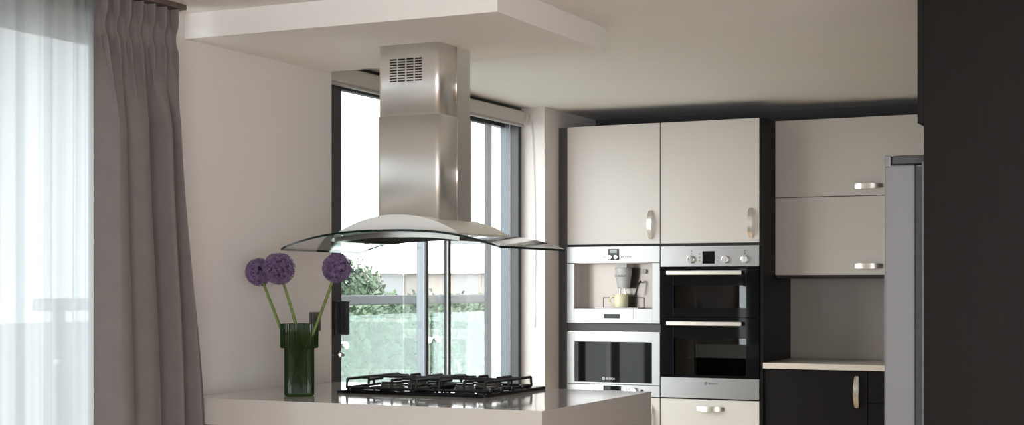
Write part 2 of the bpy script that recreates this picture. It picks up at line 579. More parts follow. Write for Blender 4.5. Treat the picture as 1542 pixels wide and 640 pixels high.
# =================================================================== OUTSIDE
struct(bx('balcony_floor', 'deck', None, -5.75, XO - .051, 5.2, 16.0, -0.2, -0.03))
bal = empty('balcony_balustrade', (-5.5, 9.9, -0.03), 'glass balustrade with a grey handrail outside the balcony door', 'balustrade')
bx('handrail', 'rail', bal, -5.54, -5.46, 5.9, 15.8, 1.218, 1.286, bev=.01)
for i, y in enumerate([6.06, 7.36, 8.66, 9.96, 11.26, 12.56, 13.86, 15.16]):
    po = bx('post', 'rail', bal, -5.525, -5.475, y - .02, y + .02, -.03, 1.218)
    if i < 7:
        bx('glass_panel', 'balglass', bal, -5.452, -5.44, y + .03, y + 1.27, .06, 1.15)
    for z in (0.35, 0.95):
        for dy in (-.07, .07):
            MB().cyl((-5.44, y + dy, z), .024, .045, axis='X', n=16, bev=.004).build('glass_clamp', 'chrome', bal)
struct(bx('garden_ground', 'grass', None, -140, -6.0, -20, 160, -3.4, -3.2))


def foliage_tree(name, base, h, rad, n, label, seed):
    rnd = random.Random(seed)
    t = empty(name, base, label, 'tree', 'trees beyond the balcony')
    MB().tube([base, (base[0], base[1], base[2] + h * .55)], .12, n=8).build('trunk', 'bark', t)
    q = MB()
    vs, fs = [], []
    blobs = []
    for k in range(26):
        a, e = rnd.uniform(0, 2 * PI), rnd.uniform(-.9, 1)
        rr = rad * rnd.uniform(.0, .65)
        blobs.append((base[0] + math.cos(a) * rr, base[1] + math.sin(a) * rr, base[2] + h - rad + e * rad * .6, rad * rnd.uniform(.3, .5)))
    for k in range(n):
        b = rnd.choice(blobs)
        d = Vector((rnd.gauss(0, 1), rnd.gauss(0, 1), rnd.gauss(0, 1))).normalized()
        p = Vector(b[:3]) + d * b[3] * rnd.uniform(.75, 1.05)
        u = Vector((rnd.gauss(0, 1), rnd.gauss(0, 1), rnd.gauss(0, 1))).normalized()
        v = u.cross(d).normalized()
        s = rnd.uniform(.06, .12)
        i = len(vs)
        vs += [p - u * s, p + v * s * .5, p + u * s, p - v * s * .5]
        fs.append((i, i + 1, i + 2, i + 3))
    q.faces(vs, fs)
    f = q.build('foliage', 'leaf', t, merge=False, norm=False)
    f['kind'] = 'stuff'


foliage_tree('garden_tree', (-20.3, 32.3, -3.2), 5.2, 1.9, 14000, 'round green tree standing above the hedge, right of the purple flower', 3)
foliage_tree('garden_tree', (-24.0, 41.5, -3.2), 4.1, 2.2, 8000, 'low green tree behind the balustrade, seen beside the door mullion', 5)
foliage_tree('garden_tree', (-26.0, 53.0, -3.2), 4.4, 2.2, 8000, 'small green tree farthest right behind the balustrade glass', 8)


def hedge(x0, x1, y0, y1, z0, z1, n, label):
    rnd = random.Random(11)
    t = empty('garden_hedge', ((x0 + x1) / 2, (y0 + y1) / 2, z0), label, 'hedge')
    for k in range(10):
        y = y0 + (y1 - y0) * (k + .5) / 10
        MB().tube([((x0 + x1) / 2, y, z0), ((x0 + x1) / 2, y, z0 + (z1 - z0) * .6)], .05, n=6).build('stem', 'bark', t)
    vs, fs = [], []
    for k in range(n):
        f = rnd.random()
        y = rnd.uniform(y0, y1)
        wob = .12 * math.sin(y * 1.7) + .07 * math.sin(y * 4.1 + 1)
        if f < .45:
            p = Vector((x1 + rnd.gauss(0, .12) + wob * .5, y, rnd.uniform(z0 + .3, z1 + wob)))
        elif f < .7:
            p = Vector((rnd.uniform(x0, x1), y0 + rnd.gauss(0, .12), rnd.uniform(z0 + .3, z1)))
        else:
            p = Vector((rnd.uniform(x0, x1), y, z1 + wob + rnd.gauss(0, .1)))
        u = Vector((rnd.gauss(0, 1), rnd.gauss(0, 1), rnd.gauss(0, 1))).normalized()
        v = u.orthogonal().normalized()
        s_ = rnd.uniform(.045, .085)
        i = len(vs)
        vs += [p - u * s_, p + v * s_ * .55, p + u * s_, p - v * s_ * .55]
        fs.append((i, i + 1, i + 2, i + 3))
    f = MB().faces(vs, fs).build('foliage', 'leaf', t, merge=False, norm=False)
    f['kind'] = 'stuff'


hedge(-14.2, -12.6, 16.5, 34.0, -3.2, .85, 45000, 'long green hedge seen through the balustrade glass')


def house(name, x, y, wx, wy, h, m, label, floors, cols, roof=0.0):
    z0 = -3.2
    b = empty(name, (x, y, z0), label, 'building')
    bx('wall', m, b, x - wx, x, y, y + wy, z0, z0 + h)
    if roof:
        MB().prism([(y - .3, z0 + h), (y + wy + .3, z0 + h), (y + wy / 2, z0 + h + roof)], 'X', x - wx - .3, x + .3).build('roof', 'roof', b)
    for f in range(floors):
        for c_ in range(cols):
            yy = y + wy * (c_ + .5) / cols
            zz = z0 + 1.0 + f * 2.8
            wn = bx('window', m, b, x - .02, x + .06, yy - .7, yy + .7, zz, zz + 1.5)
            bx('pane', 'farwin', wn, x + .05, x + .075, yy - .6, yy + .6, zz + .1, zz + 1.4)
            # the face towards the flat
            xx = x - wx * (c_ + .5) / cols
            wn = bx('window', m, b, xx - .7, xx + .7, y - .06, y + .02, zz, zz + 1.5)
            bx('pane', 'farwin', wn, xx - .6, xx + .6, y - .075, y - .05, zz + .1, zz + 1.4)


house('distant_house', -26.0, 62.0, 12.0, 12.0, 5.2, 'render1', 'pale beige house beyond the garden behind the door mullion', 2, 3, 1.5)
house('distant_building', -31.0, 84.0, 14.0, 14.0, 7.6, 'render2', 'grey rendered building far away right of the beige house', 2, 4)

# =================================================================== WINDOW DRESSING
tr = empty('curtain_track', (-3.655, 2.0, 2.39), 'brown curtain track fixed to the ceiling above the curtains', 'curtain track')
bx('rail', 'track', tr, -3.70, -3.612, W1a - .2, 4.672, 2.394, 2.4145, bev=.003)


def smooth01(t):
    t = max(0, min(1, t))
    return t * t * (3 - 2 * t)


def drape():
    q = MB()
    NU, NV = 300, 64
    ZT, ZB = 2.392, 0.02
    vs = []
    crests = [(.12, .125, .062), (.43, .150, .050), (.715, .085, .050), (.90, .062, .034)]
    for j in range(NV + 1):
        v = j / NV
        z = ZT - (ZT - ZB) * (v ** 1.6)                    # rows are denser in the heading
        low = smooth01((ZT - z - 0.10) / 0.40)
        drop = (ZT - z) / (ZT - ZB)
        y0 = 4.207
        y1 = 4.665 + 0.03 * smooth01(drop * 1.8) + 0.082 * smooth01((drop - .2) / .5)
        for i in range(NU + 1):
            u = i / NU
            uu = u + 0.014 * math.sin(2.2 * PI * u + 3 * drop) * low
            # heading: seven pinch pleats standing proud, buckled cloth between them
            ph = u * 7.0
            fr = ph - math.floor(ph)
            dz = ZT - z
            pl = math.exp(-((fr - .5) / .13) ** 2)
            head = 0.030 * pl - 0.006 * math.cos(2 * PI * fr) + .004 * math.sin(40 * u + 3)
            nip = math.exp(-((dz - .115) / .035) ** 2)
            head -= .016 * pl * nip
            body = -0.045
            for (c_, w_, a_) in crests:
                body += (a_ * 1.25 + .045) * math.exp(-abs((uu - c_) / w_) ** 2.4)
            body += .006 * math.sin(uu * 37 + 2 * drop)
            edge = smooth01(min(u, 1 - u) / .03)
            x = -3.660 + head * (1 - low) * edge + body * low * (1.15 + .35 * drop) * edge
            x += .055 * smooth01((u - .7) / .3) * smooth01(drop * 1.3)      # the free edge swings out past the wall
            y = y0 + (y1 - y0) * u + 0.010 * math.sin(2 * PI * u * 5 + 1.0) * low * edge
            y += .018 * (1 - low) * edge * math.sin(2 * PI * fr) * (1 - .8 * nip)
            vs.append((x, y, z))
    fs = []
    for j in range(NV):
        for i in range(NU):
            a = j * (NU + 1) + i
            fs.append((a, a + 1, a + NU + 2, a + NU + 1))
    q.faces(vs, fs, smooth=True)
    return q


cur = empty('drape_curtain', (-3.65, 4.45, 0.02), 'heavy taupe pinch-pleated curtain hanging beside the wall, left of the island', 'curtain')
o = drape().build('cloth', 'curtain', cur, merge=False, norm=False)
md = o.modifiers.new('thickness', 'SOLIDIFY')
md.thickness = 0.004
md.offset = 0


def sheer():
    q = MB()
    NU, NV = 620, 26
    ZT, ZB = 2.392, 0.015
    vs = []
    rnd = random.Random(4)
    phs = [(rnd.uniform(.6, 1.4), rnd.uniform(0, 6.28)) for _ in range(40)]
    for j in range(NV + 1):
        v = j / NV
        z = ZT - (ZT - ZB) * v
        for i in range(NU + 1):
            u = i / NU
            y = W1a - .1 + (4.27 - W1a + .1) * u
            t = y * 2 * PI
            f = math.sin(t * 7.3 + .6 * math.sin(t * 1.3)) + .55 * math.sin(t * 12.1 + 1.7 + .4 * v) + .3 * math.sin(t * 23 + v)
            amp = .016 * (0.7 + .5 * v) * (0.7 + .5 * math.sin(t * .9 + 2))
            vs.append((-3.712 + f * amp, y + .006 * math.sin(t * 6.1 + 2 * v), z))
    fs = []
    for j in range(NV):
        for i in range(NU):
            a = j * (NU + 1) + i
            fs.append((a, a + 1, a + NU + 2, a + NU + 1))
    q.faces(vs, fs, smooth=True)
    return q


o = sheer().build('sheer_curtain', 'sheer', None, merge=False, norm=False)
tag(o, 'white translucent sheer curtain glowing in front of the large window', 'curtain')

# switch on the wall behind the vase
sw = empty('wall_switch', (XW, 5.745, 1.2), 'small dark grey switch plate on the wall behind the vase rim', 'switch')
bx('plate', 'switch', sw, XW, XW + .009, 5.70, 5.785, 1.145, 1.23, bev=.003)
bx('rocker', 'darkplastic', sw, XW + .009, XW + .013, 5.725, 5.76, 1.165, 1.21, bev=.001)

# =================================================================== ISLAND
IX0, IX1, IY0, IY1, IT = XW + .001, -2.18, 4.782, 5.87, 0.912
iw = bx('island_worktop', 'quartz', None, IX0, IX1, IY0, IY1, IT - .102, IT, bev=.0008)
tag(iw, 'thick beige polished stone worktop of the island under the cooker hood', 'worktop')
ib = empty('island_cabinet', (-2.95, 5.33, 0), 'dark base of the kitchen island below the beige stone worktop', 'cabinet')
bx('carcass', 'espresso', ib, IX0, IX1 - .06, IY0 + .07, IY1 - .05, 0.1, IT - .102)
bx('end_panel', 'quartz', ib, IX1 - .06, IX1, IY0, IY1, 0, IT - .1021)
bx('plinth', 'black', ib, IX0, IX1 - .1, IY0 + .12, IY1 - .1, 0.0, 0.1)
for k in range(3):
    a = IX0 + .03 + k * .47
    bx('front_panel', 'espresso', ib, a, a + .46, IY0 + .05, IY0 + .07, .11, IT - .115, bev=.002)

# ------------------------------------------------------------------ gas hob
HX0, HX1, HY0, HY1 = -3.305, -2.632, 5.245, 5.815
hb = empty('gas_hob', (-2.97, 5.53, IT), 'black gas hob with cast iron pan supports on the island worktop', 'hob')
MB().box(HX0, HX1, HY0, HY1, IT, IT + .014, bev=.004).build('base_plate', 'blackglass', hb)
ZT_ = IT + .057
zb = IT + .021


def grate(x0, x1):
    y0, y1 = HY0 + .045, HY1 - .09
    q = MB()
    b = .0055
    def bar(ax, ay, az, cx_, cy_, cz_, w=b):
        p, r = Vector((ax, ay, az)), Vector((cx_, cy_, cz_))
        q.tube([p, r], w * 1.08, n=4)
    ring = [(x0, y0), (x1, y0), (x1, y1), (x0, y1)]
    for k in range(4):
        a, c_ = ring[k], ring[(k + 1) % 4]
        bar(a[0], a[1], zb, c_[0], c_[1], zb)
    for xx in (x0, x1):                                # long side bars on posts
        bar(xx, y0 + .006, ZT_, xx, y1 - .006, ZT_)
        for yy in (y0, y1):
            dy = .006 if yy == y0 else -.006
            bar(xx, yy, zb, xx, yy + dy, ZT_)
            bar(xx, yy + dy * 2, IT + .014, xx, yy + dy * 2, zb)
        ym = (y0 + y1) / 2
        bar(xx, ym, zb, xx, ym, ZT_)
        s = 1 if xx == x0 else -1
        for yy in (y0 + .11, y1 - .11):               # fingers reaching over the burners
            bar(xx, yy, ZT_, xx + s * .105, yy, ZT_)
    for fx in (.34, .70):
        xx = x0 + (x1 - x0) * fx
        for yy, s in ((y0, 1), (y1, -1)):
            bar(xx, yy, zb, xx, yy + s * .006, ZT_)
            bar(xx, yy + s * .004, ZT_, xx, yy + s * .085, ZT_)
    bar(x0, (y0 + y1) / 2, ZT_, x1, (y0 + y1) / 2, ZT_)
    q.build('pan_support', 'castiron', hb, merge=False)


grate(HX0 + .02, -2.985)
grate(-2.962, HX1 - .025)
for (xx, yy, r) in ((-3.135, 5.40, .045), (-3.135, 5.615, .036), (-2.80, 5.40, .036), (-2.80, 5.615, .052)):
    g = MB().cyl((xx, yy, IT + .020), r * 1.15, .012, n=28).cyl((xx, yy, IT + .031), r, .012, n=28)
    for k in range(20):
        a = 2 * PI * k / 20
        g.box(xx + math.cos(a) * r - .0015, xx + math.cos(a) * r + .0015, yy + math.sin(a) * r - .0015, yy + math.sin(a) * r + .0015, IT + .027, IT + .037)
    bo = g.build('burner', 'burner', hb, merge=False)
    MB().cyl((xx, yy, IT + .041), r * .95, .008, n=28, bev=.002).build('burner_cap', 'castiron', bo)
for k in range(4):
    MB().cyl((-2.655 + 0 * k, 5.33 + .1 * k, IT + .022), .011, .016, n=16, bev=.002).build('control_knob', 'black', hb)

# ------------------------------------------------------------------ cooker hood
hood = empty('cooker_hood', (-3.005, 5.44, 1.5), 'brushed steel island cooker hood with a curved glass canopy', 'cooker hood')


def chimney(x0, x1, y0, y1, z0, z1, r, name):
    """sheet-metal sleeve with a rounded front-right and front-left edge; seam down each side"""
    ym = (y0 + y1) / 2 + .008
    def front():
        pts = [(x0, ym)]
        for k in range(7):
            a = PI + PI / 2 * k / 6
            pts.append((x0 + r + r * math.cos(a), y0 + r + r * math.sin(a)))
        for k in range(7):
            a = 1.5 * PI + PI / 2 * k / 6
            pts.append((x1 - r + r * math.cos(a), y0 + r + r * math.sin(a)))
        pts.append((x1, ym))
        return pts
    a = MB().prism(front(), 'Z', z0, z1, smooth=True).build(name, 'steel', hood)
    pts = [(x0 + .001, ym + .006), (x1 - .001, ym + .006), (x1 - .001, y1 - .004), (x1 - .005, y1), (x0 + .005, y1), (x0 + .001, y1 - .004)]
    MB().prism(pts, 'Z', z0, z1).build('rear_' + name, 'steel', hood)
    MB().box(x0 + .004, x1 - .004, ym, ym + .006, z0, z1).build('seam', 'black', hood)
    for xs_ in (x0 + .0005, x1 - .0005):
        MB().cyl((xs_, ym + .0015, (z0 + z1) / 2), .0035, z1 - z0, n=12).build('seam_bead', 'chrome', hood)
    for p in (a,):
        for f in p.data.polygons:
            if abs(f.normal.z) > .9:
                f.use_smooth = False


chimney(-3.146, -2.864, 5.302, 5.578, 2.030, 2.3145, .022, 'upper_sleeve')
chimney(-3.149, -2.861, 5.299, 5.581, 1.595, 2.030, .022, 'lower_sleeve')
# ventilation slots: four columns of nine
vg = MB()
for c_ in range(4):
    for r_ in range(9):
        x = -3.088 + c_ * .0385
        z = 2.166 + r_ * .0108
        vg.box(x, x + .031, 5.3012, 5.3035, z, z + .0052)
vg.build('vent_slots', 'black', hood, merge=False)['kind'] = 'stuff'


def gz(x):
    """height of the glass underside across the hood"""
    u = abs(x + 3.005) / .49
    return 1.558 - .068 * u ** 2.6


def canopy_glass():
    x0, x1, y0, y1, th = -3.497, -2.513, 5.118, 5.755, .0085
    NX, NY = 64, 12
    q = MB()
    def outline(i, j):
        x = x0 + (x1 - x0) * i / NX
        y = y0 + (y1 - y0) * j / NY
        # slightly rounded corners in plan
        ux = abs(x - (x0 + x1) / 2) / ((x1 - x0) / 2)
        sh = .012 * max(0, (ux - .93) / .07) ** 2
        y = y0 + sh + (y1 - y0 - 2 * sh) * j / NY
        return x, y
    top, bot = [], []
    for j in range(NY + 1):
        for i in range(NX + 1):
            x, y = outline(i, j)
            top.append((x, y, gz(x) + th))
            bot.append((x, y, gz(x)))
    W = NX + 1
    fs = []
    for j in range(NY):
        for i in range(NX):
            a = j * W + i
            fs.append((a, a + 1, a + W + 1, a + W))
    q.faces(top, fs, 0, True)
    q.faces(bot, fs, 0, True)
    ring = [(i, 0) for i in range(NX)] + [(NX, j) for j in range(NY)] + [(i, NY) for i in range(NX, 0, -1)] + [(0, j) for j in range(NY, 0, -1)]
    n = len(ring)
    vs = [top[j * W + i] for i, j in ring] + [bot[j * W + i] for i, j in ring]
    q.faces(vs, [(k, (k + 1) % n, n + (k + 1) % n, n + k) for k in range(n)], 1, False)
    return q.build('glass_canopy', ['hoodglass', 'glassedge'], hood, merge=False)


canopy_glass()


def hood_body():
    x0, x1, y0, y1 = -3.288, -2.720, 5.2, 5.656
    n = 40
    xs = [x0 + (x1 - x0) * i / n for i in range(n + 1)]
    def top(x):
        u = (x + 3.004) / .284
        return gz(x) + .0095 + .0605 * (1 - u * u)
    q = MB()
    vs, fs, fs2 = [], [], []
    for x in xs:
        vs += [(x, y0, top(x)), (x, y1, top(x)), (x, y0, gz(x) + .009), (x, y1, gz(x) + .009)]
    for i in range(n):
        a = 4 * i
        fs.append((a, a + 4, a + 5, a + 1))
        fs2.append((a, a + 2, a + 6, a + 4))
        fs2.append((a + 1, a + 5, a + 7, a + 3))
        fs2.append((a + 2, a + 3, a + 7, a + 6))
    q.faces(vs, fs, 0, True)
    q.faces(vs, fs2, 0, False)
    q.build('motor_housing', 'steel', hood, merge=False)
    q = MB()
    vs = []
    for x in xs:
        vs += [(x, y0 - .0005, top(x)), (x, y0 - .0005, gz(x) + .009), (x, y0 - .003, top(x) - .0004), (x, y0 - .003, gz(x) + .009)]
    fs = []
    for i in range(n):
        a = 4 * i
        fs += [(a + 2, a + 3, a + 7, a + 6), (a, a + 4, a + 5, a + 1), (a, a + 2, a + 6, a + 4), (a + 1, a + 5, a + 7, a + 3)]
    q.faces(vs, fs)
    q.build('front_plate', 'satin', hood, merge=False)
    # underside tray that follows the glass, with two dark grease filters
    q = MB()
    vs = []
    for x in xs:
        vs += [(x, y0, gz(x) - .0005), (x, y1, gz(x) - .0005), (x, y0, gz(x) - .02), (x, y1, gz(x) - .02)]
    fs = []
    for i in range(n):
        a = 4 * i
        fs += [(a, a + 4, a + 5, a + 1), (a, a + 2, a + 6, a + 4), (a + 1, a + 5, a + 7, a + 3), (a + 2, a + 3, a + 7, a + 6)]
    fs += [(0, 1, 3, 2), (4 * n, 4 * n + 2, 4 * n + 3, 4 * n + 1)]
    q.faces(vs, fs)
    tray = q.build('underside_tray', 'chrome', hood)
    for (a, b) in ((.05, .49), (.51, .95)):
        q = MB()
        m = 8
        vs = []
        for i in range(m + 1):
            x = x0 + (x1 - x0) * (a + (b - a) * i / m)
            vs += [(x, y0 + .02, gz(x) - .0225), (x, y1 - .03, gz(x) - .0225)]
        q.faces(vs, [(2 * i, 2 * i + 2, 2 * i + 3, 2 * i + 1) for i in range(m)])
        f = q.build('grease_filter', 'filter', hood)
    for x in (-3.275, -2.733):
        MB().cyl((x, 5.43, gz(x) - .022), .010, .006, n=20, bev=.001).build('spot_lamp', 'lcd', hood)


hood_body()
# ------------------------------------------------------------------ vase and alliums
VX, VY = -3.352, 5.045
va = empty('vase', (VX, VY, IT), 'ribbed bottle-green glass vase with a wide collar on the island worktop', 'vase')
outer = [(.054, .0), (.0575, .004), (.0575, .010), (.0575, .184), (.0585, .187), (.0715, .189), (.0735, .193), (.0735, .284)]
inner = [(.0705, .284), (.0705, .195), (.0545, .186), (.0540, .016), (.050, .011), (.0005, .011)]
q = MB()
q.lathe([(.0005, 0)] + outer[:1], (VX, VY, IT + .001), n=252)
q.lathe(outer, (VX, VY, IT + .001), n=252, ribs=42, amp=.03)
q.lathe([outer[-1], inner[0]], (VX, VY, IT + .001), n=252)
q.lathe(inner, (VX, VY, IT + .001), n=252)
q.build('glass_body', 'vase', va, merge=True)


def allium(head, r, foot, bend, label, seed):
    rnd = random.Random(seed)
    t = empty('allium_flower', foot, label, 'flower', 'allium stems in the green vase')
    H, F = Vector(head), Vector(foot)
    mid = (H + F) / 2 + Vector(bend)
    pts = []
    for k in range(13):
        s = k / 12
        pts.append(F * (1 - s) ** 2 + mid * 2 * s * (1 - s) + H * s * s)
    MB().tube(pts, .0055, n=10, rad=[.0072 - .0018 * k / 12 for k in range(13)]).build('stem', 'stem', t)
    # dense inner ball of buds
    b = bmesh.new()
    bmesh.ops.create_icosphere(b, subdivisions=3, radius=r * .72)
    for v in b.verts:
        v.co *= 1 + rnd.uniform(-.09, .09)
    q = MB()
    q._add(b, 0, Matrix.Translation(H))
    hd = q.build('flower_head', 'floretcore', t, merge=False)
    # star florets on fine stalks
    vs, fs = [], []
    N = 520
    for k in range(N):
        z = 1 - 2 * (k + .5) / N
        a = k * 2.39996 + rnd.uniform(-.15, .15)
        d = Vector((math.sqrt(1 - z * z) * math.cos(a), math.sqrt(1 - z * z) * math.sin(a), z))
        d = (d + Vector((rnd.gauss(0, .08), rnd.gauss(0, .08), rnd.gauss(0, .08)))).normalized()
        rr = r * rnd.uniform(.84, 1.03)
        p = H + d * rr
        u = d.orthogonal().normalized()
        u.rotate(Matrix.Rotation(rnd.uniform(0, PI), 3, d))
        v = d.cross(u)
        L = .0094 * rnd.uniform(.8, 1.2)
        for m in range(6):
            aa = m * PI / 3
            e = (u * math.cos(aa) + v * math.sin(aa))
            n_ = (u * -math.sin(aa) + v * math.cos(aa))
            i = len(vs)
            tip = p + e * L + d * .003
            vs += [p, p + e * L * .5 + n_ * .0017, tip, p + e * L * .5 - n_ * .0017]
            fs.append((i, i + 1, i + 2, i + 3))
        i = len(vs)
        c0 = H + d * r * .68
        vs += [c0 + u * .0005, c0 - u * .0005, p - u * .0005, p + u * .0005]
        fs.append((i, i + 1, i + 2, i + 3))
    q = MB()
    q.faces(vs, fs)
    fl = q.build('florets', 'floret', hd, merge=False, norm=False)
    fl['kind'] = 'stuff'


# =================================================================== pixel directions -> points (for things standing on known planes)
TH = math.radians(25.626)


def ray(px):
    t = (px - 771.0) / 2287.0
    return (-math.sin(TH) + t * math.cos(TH), math.cos(TH) + t * math.sin(TH))


def onY(px, py, Y):
    r = ray(px)
    k = Y / r[1]
    return Vector((r[0] * k, Y, CZ - (py - 433.0) / 2287.0 * k))


h1 = onY(390, 409.5, 5.08)
h2 = onY(419.5, 404.5, 5.0)
h3 = onY(507.5, 403.5, 5.06)
allium(h1, .054, (VX + .012, VY + .012, IT + .028), (-.008, 0, .02), 'allium with a round purple head, leftmost of the three in the vase', 1)
allium(h2, .062, (VX + .036, VY + .032, IT + .028), (.012, 0, .02), 'allium with the largest purple head, the middle one of the three', 2)
allium(h3, .056, (VX - .030, VY - .032, IT + .028), (.012, 0, -.02), 'allium leaning right with a purple head, in front of the door frame', 3)

# =================================================================== TALL UNITS
D = 8.43
FT = .02                                           # front thickness


def handle(cx, y, cz, length, vertical, parent, m='champagne'):
    """bowed strap handle on a -Y facing front"""
    q = MB()
    n = 20
    vs = []
    for i in range(n + 1):
        s = -1 + 2 * i / n
        out = .004 + .026 * (1 - abs(s) ** 2.4)
        wd = .0115 + .0035 * (1 - s * s) - (.003 if abs(s) > .93 else 0)
        th = .0045
        for (dw, do) in ((-wd, 0), (wd, 0), (wd, th), (-wd, th)):
            al = s * length / 2
            if vertical:
                vs.append((cx + dw, y - out + do, cz + al))
            else:
                vs.append((cx + al, y - out + do, cz + dw))
    fs = []
    for i in range(n):
        for k in range(4):
            fs.append((i * 4 + k, i * 4 + (k + 1) % 4, (i + 1) * 4 + (k + 1) % 4, (i + 1) * 4 + k))
    fs += [(0, 1, 2, 3), (n * 4 + 3, n * 4 + 2, n * 4 + 1, n * 4)]
    q.faces(vs, fs)
    for s in (-1, 1):
        for w_ in ((-.009, .009),):
            al = s * (length / 2 - .006)
            if vertical:
                q.box(cx - .0085, cx + .0085, y - .005, y, cz + al - .006, cz + al + .006)
            else:
                q.box(cx + al - .006, cx + al + .006, y - .005, y, cz - .0085, cz + .0085)
    return q.build('handle', m, parent, merge=False)


TZ = 2.312
X0, X1, X2 = -3.676, -3.0755, -2.4735
tA = empty('tall_cabinet', (-3.4, D + .3, 0), 'tall beige cabinet housing the coffee machine and the microwave', 'cabinet')
tB = empty('tall_cabinet', (-2.77, D + .3, 0), 'tall beige cabinet housing the double oven, right of the coffee machine', 'cabinet')


def tall(t, x0, x1, opens):
    ca = MB()
    ca.box(x0 + .001, x0 + .018, D + .021, YB - .003, .1, TZ)
    ca.box(x1 - .019, x1 - .002, D + .021, YB - .003, .1, TZ)
    ca.box(x0 + .018, x1 - .019, YB - .02, YB - .003, .1, TZ)
    for z in opens:
        ca.box(x0 + .018, x1 - .019, D + .0215, YB - .02, z[0], z[1])
    ca.box(x0 + .001, x1 - .002, D + .06, YB - .01, 0.0, .1)
    ca.build('carcass', 'gap', t, merge=False)


tall(tA, X0, X1, ((.1, .12), (.655, .69), (1.076, 1.122), (1.588, 1.605), (TZ - .018, TZ)))
tall(tB, X1, X2, ((.1, .12), (.655, .69), (1.585, 1.605), (TZ - .018, TZ)))
g = .0042
dA = bx('door', 'beige', tA, X0 + g, X1 - g, D, D + FT, 1.5985, 2.310, bev=.0015)
handle(-3.136, D, 1.711, .174, True, dA)
dB = bx('door', 'beige', tB, X1 + g, X2 - g, D, D + FT, 1.5985, 2.310, bev=.0015)
handle(-2.526, D, 1.711, .174, True, dB)
dC = bx('door', 'beige', tA, X0 + g, X1 - g, D, D + FT, .11, .688, bev=.0015)
handle(-3.136, D, .56, .174, True, dC)
wr1 = bx('drawer', 'beige', tB, X1 + g, X2 - g, D, D + FT, .402, .688, bev=.0015)
handle(-2.772, D, .637, .174, False, wr1)
wr2 = bx('drawer', 'beige', tB, X1 + g, X2 - g, D, D + FT, .11, .398, bev=.0015)
handle(-2.772, D, .34, .174, False, wr2)
bx('bridge_panel', 'carbon', tA, X0 + .004, X1 - .004, D + .012, D + .021, 1.076, 1.124)
bx('side_filler', 'carbon', tA, XW + .002, X0 - .001, D + .012, D + .032, 0.0, TZ - .002)
bx('end_panel', 'espresso', tB, X2 - .0015, X2 + .0165, D + .005, YB - .003, 0.0, TZ)

# ------------------------------------------------------------------ coffee machine
cm = empty('coffee_machine', (-3.376, D + .2, 1.127), 'built-in steel coffee machine with a recessed brewing niche', 'coffee machine')
cx0, cx1, cz0, cz1 = X0 + .003, X1 - .003, 1.127, 1.585
nx0, nx1, nz0, nz1 = -3.626, -3.124, 1.213, 1.483      # niche
Yf = D - .004
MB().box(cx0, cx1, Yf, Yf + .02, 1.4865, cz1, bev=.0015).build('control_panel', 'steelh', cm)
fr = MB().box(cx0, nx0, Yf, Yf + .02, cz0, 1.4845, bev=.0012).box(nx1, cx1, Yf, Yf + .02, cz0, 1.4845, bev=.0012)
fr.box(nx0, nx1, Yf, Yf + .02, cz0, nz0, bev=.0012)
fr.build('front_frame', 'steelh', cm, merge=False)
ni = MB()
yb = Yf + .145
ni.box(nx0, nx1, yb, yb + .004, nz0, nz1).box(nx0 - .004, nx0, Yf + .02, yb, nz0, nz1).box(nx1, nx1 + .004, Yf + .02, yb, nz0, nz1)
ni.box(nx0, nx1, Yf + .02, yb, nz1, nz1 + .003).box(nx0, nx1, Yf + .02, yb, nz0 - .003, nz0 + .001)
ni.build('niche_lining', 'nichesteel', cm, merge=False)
pcx = -3.3705
ds = bx('display_panel', 'darkplastic', cm, pcx - .0355, pcx + .0355, Yf - .003, Yf, 1.502, 1.571, bev=.001)
bx('screen', 'lcd', ds, pcx - .022, pcx + .022, Yf - .0042, Yf - .003, 1.546, 1.566)
for dx in (-.019, .019):
    MB().cyl((pcx + dx, Yf - .010, 1.521), .0125, .016, axis='Y', n=24, bev=.002).build('knob', 'chrome', cm)
ic = MB()
for dx in (-.062, -.050, .049, .062, .078, .088, .098, .108):
    ic.cyl((pcx + dx, Yf - .0006, 1.522), .0032, .0015, axis='Y', n=10)
ic.build('button_marks', 'printdark', cm, merge=False)
# dispenser spout
dsx = pcx + .035
MB().lathe([(.0005, 0), (.034, 0), (.037, .005), (.044, .055), (.050, .105), (.052, .125), (.0005, .125)], (dsx, Yf + .075, 1.335), n=40).build('dispenser_spout', 'greyplastic', cm)
bx('dispenser_neck', 'greyplastic', cm, dsx - .032, dsx + .032, Yf + .04, yb, 1.4605, nz1)
nz = MB()
for dx in (-.016, .016):
    nz.tube([(dsx + dx, Yf + .06, 1.336), (dsx + dx * 1.1, Yf + .058, 1.312), (dsx + dx * 1.2, Yf + .058, 1.298)], .006, n=10)
nz.build('nozzle', 'chrome', cm, merge=False)
lettering('BOSCH', .0155, (dsx + .008, Yf + .024, 1.4045), 'printdark', cm)
bx('steam_wand_mount', 'greyplastic', cm, -3.235, -3.212, yb - .02, yb, 1.425, 1.45, bev=.003)
MB().tube([(-3.245, yb - .012, 1.372), (-3.235, yb - .05, 1.378), (-3.24, yb - .07, 1.36), (-3.248, yb - .075, 1.335), (-3.257, yb - .078, 1.292)], .005, n=10).build('steam_wand', 'black', cm)
dt = MB().box(-3.50, -3.225, Yf + .022, yb - .001, nz0 + .001, nz0 + .006, bev=.001)
dt.build('drip_tray', 'steelh', cm)
tr_ = MB()
for a in ((-3.496, -3.493, 1.219, 1.282), (-3.232, -3.229, 1.219, 1.282), (-3.496, -3.229, 1.279, 1.282)):
    tr_.box(a[0], a[1], yb - .003, yb - .0005, a[2], a[3])
tr_.build('service_panel_outline', 'printdark', cm, merge=False)
dw = bx('drip_drawer', 'steelh', cm, -3.517, -3.246, Yf - .0025, Yf, 1.152, nz0 - .001, bev=.0008)
bx('grip', 'black', dw, -3.432, -3.329, Yf - .006, Yf - .0025, 1.156, 1.182, bev=.002)

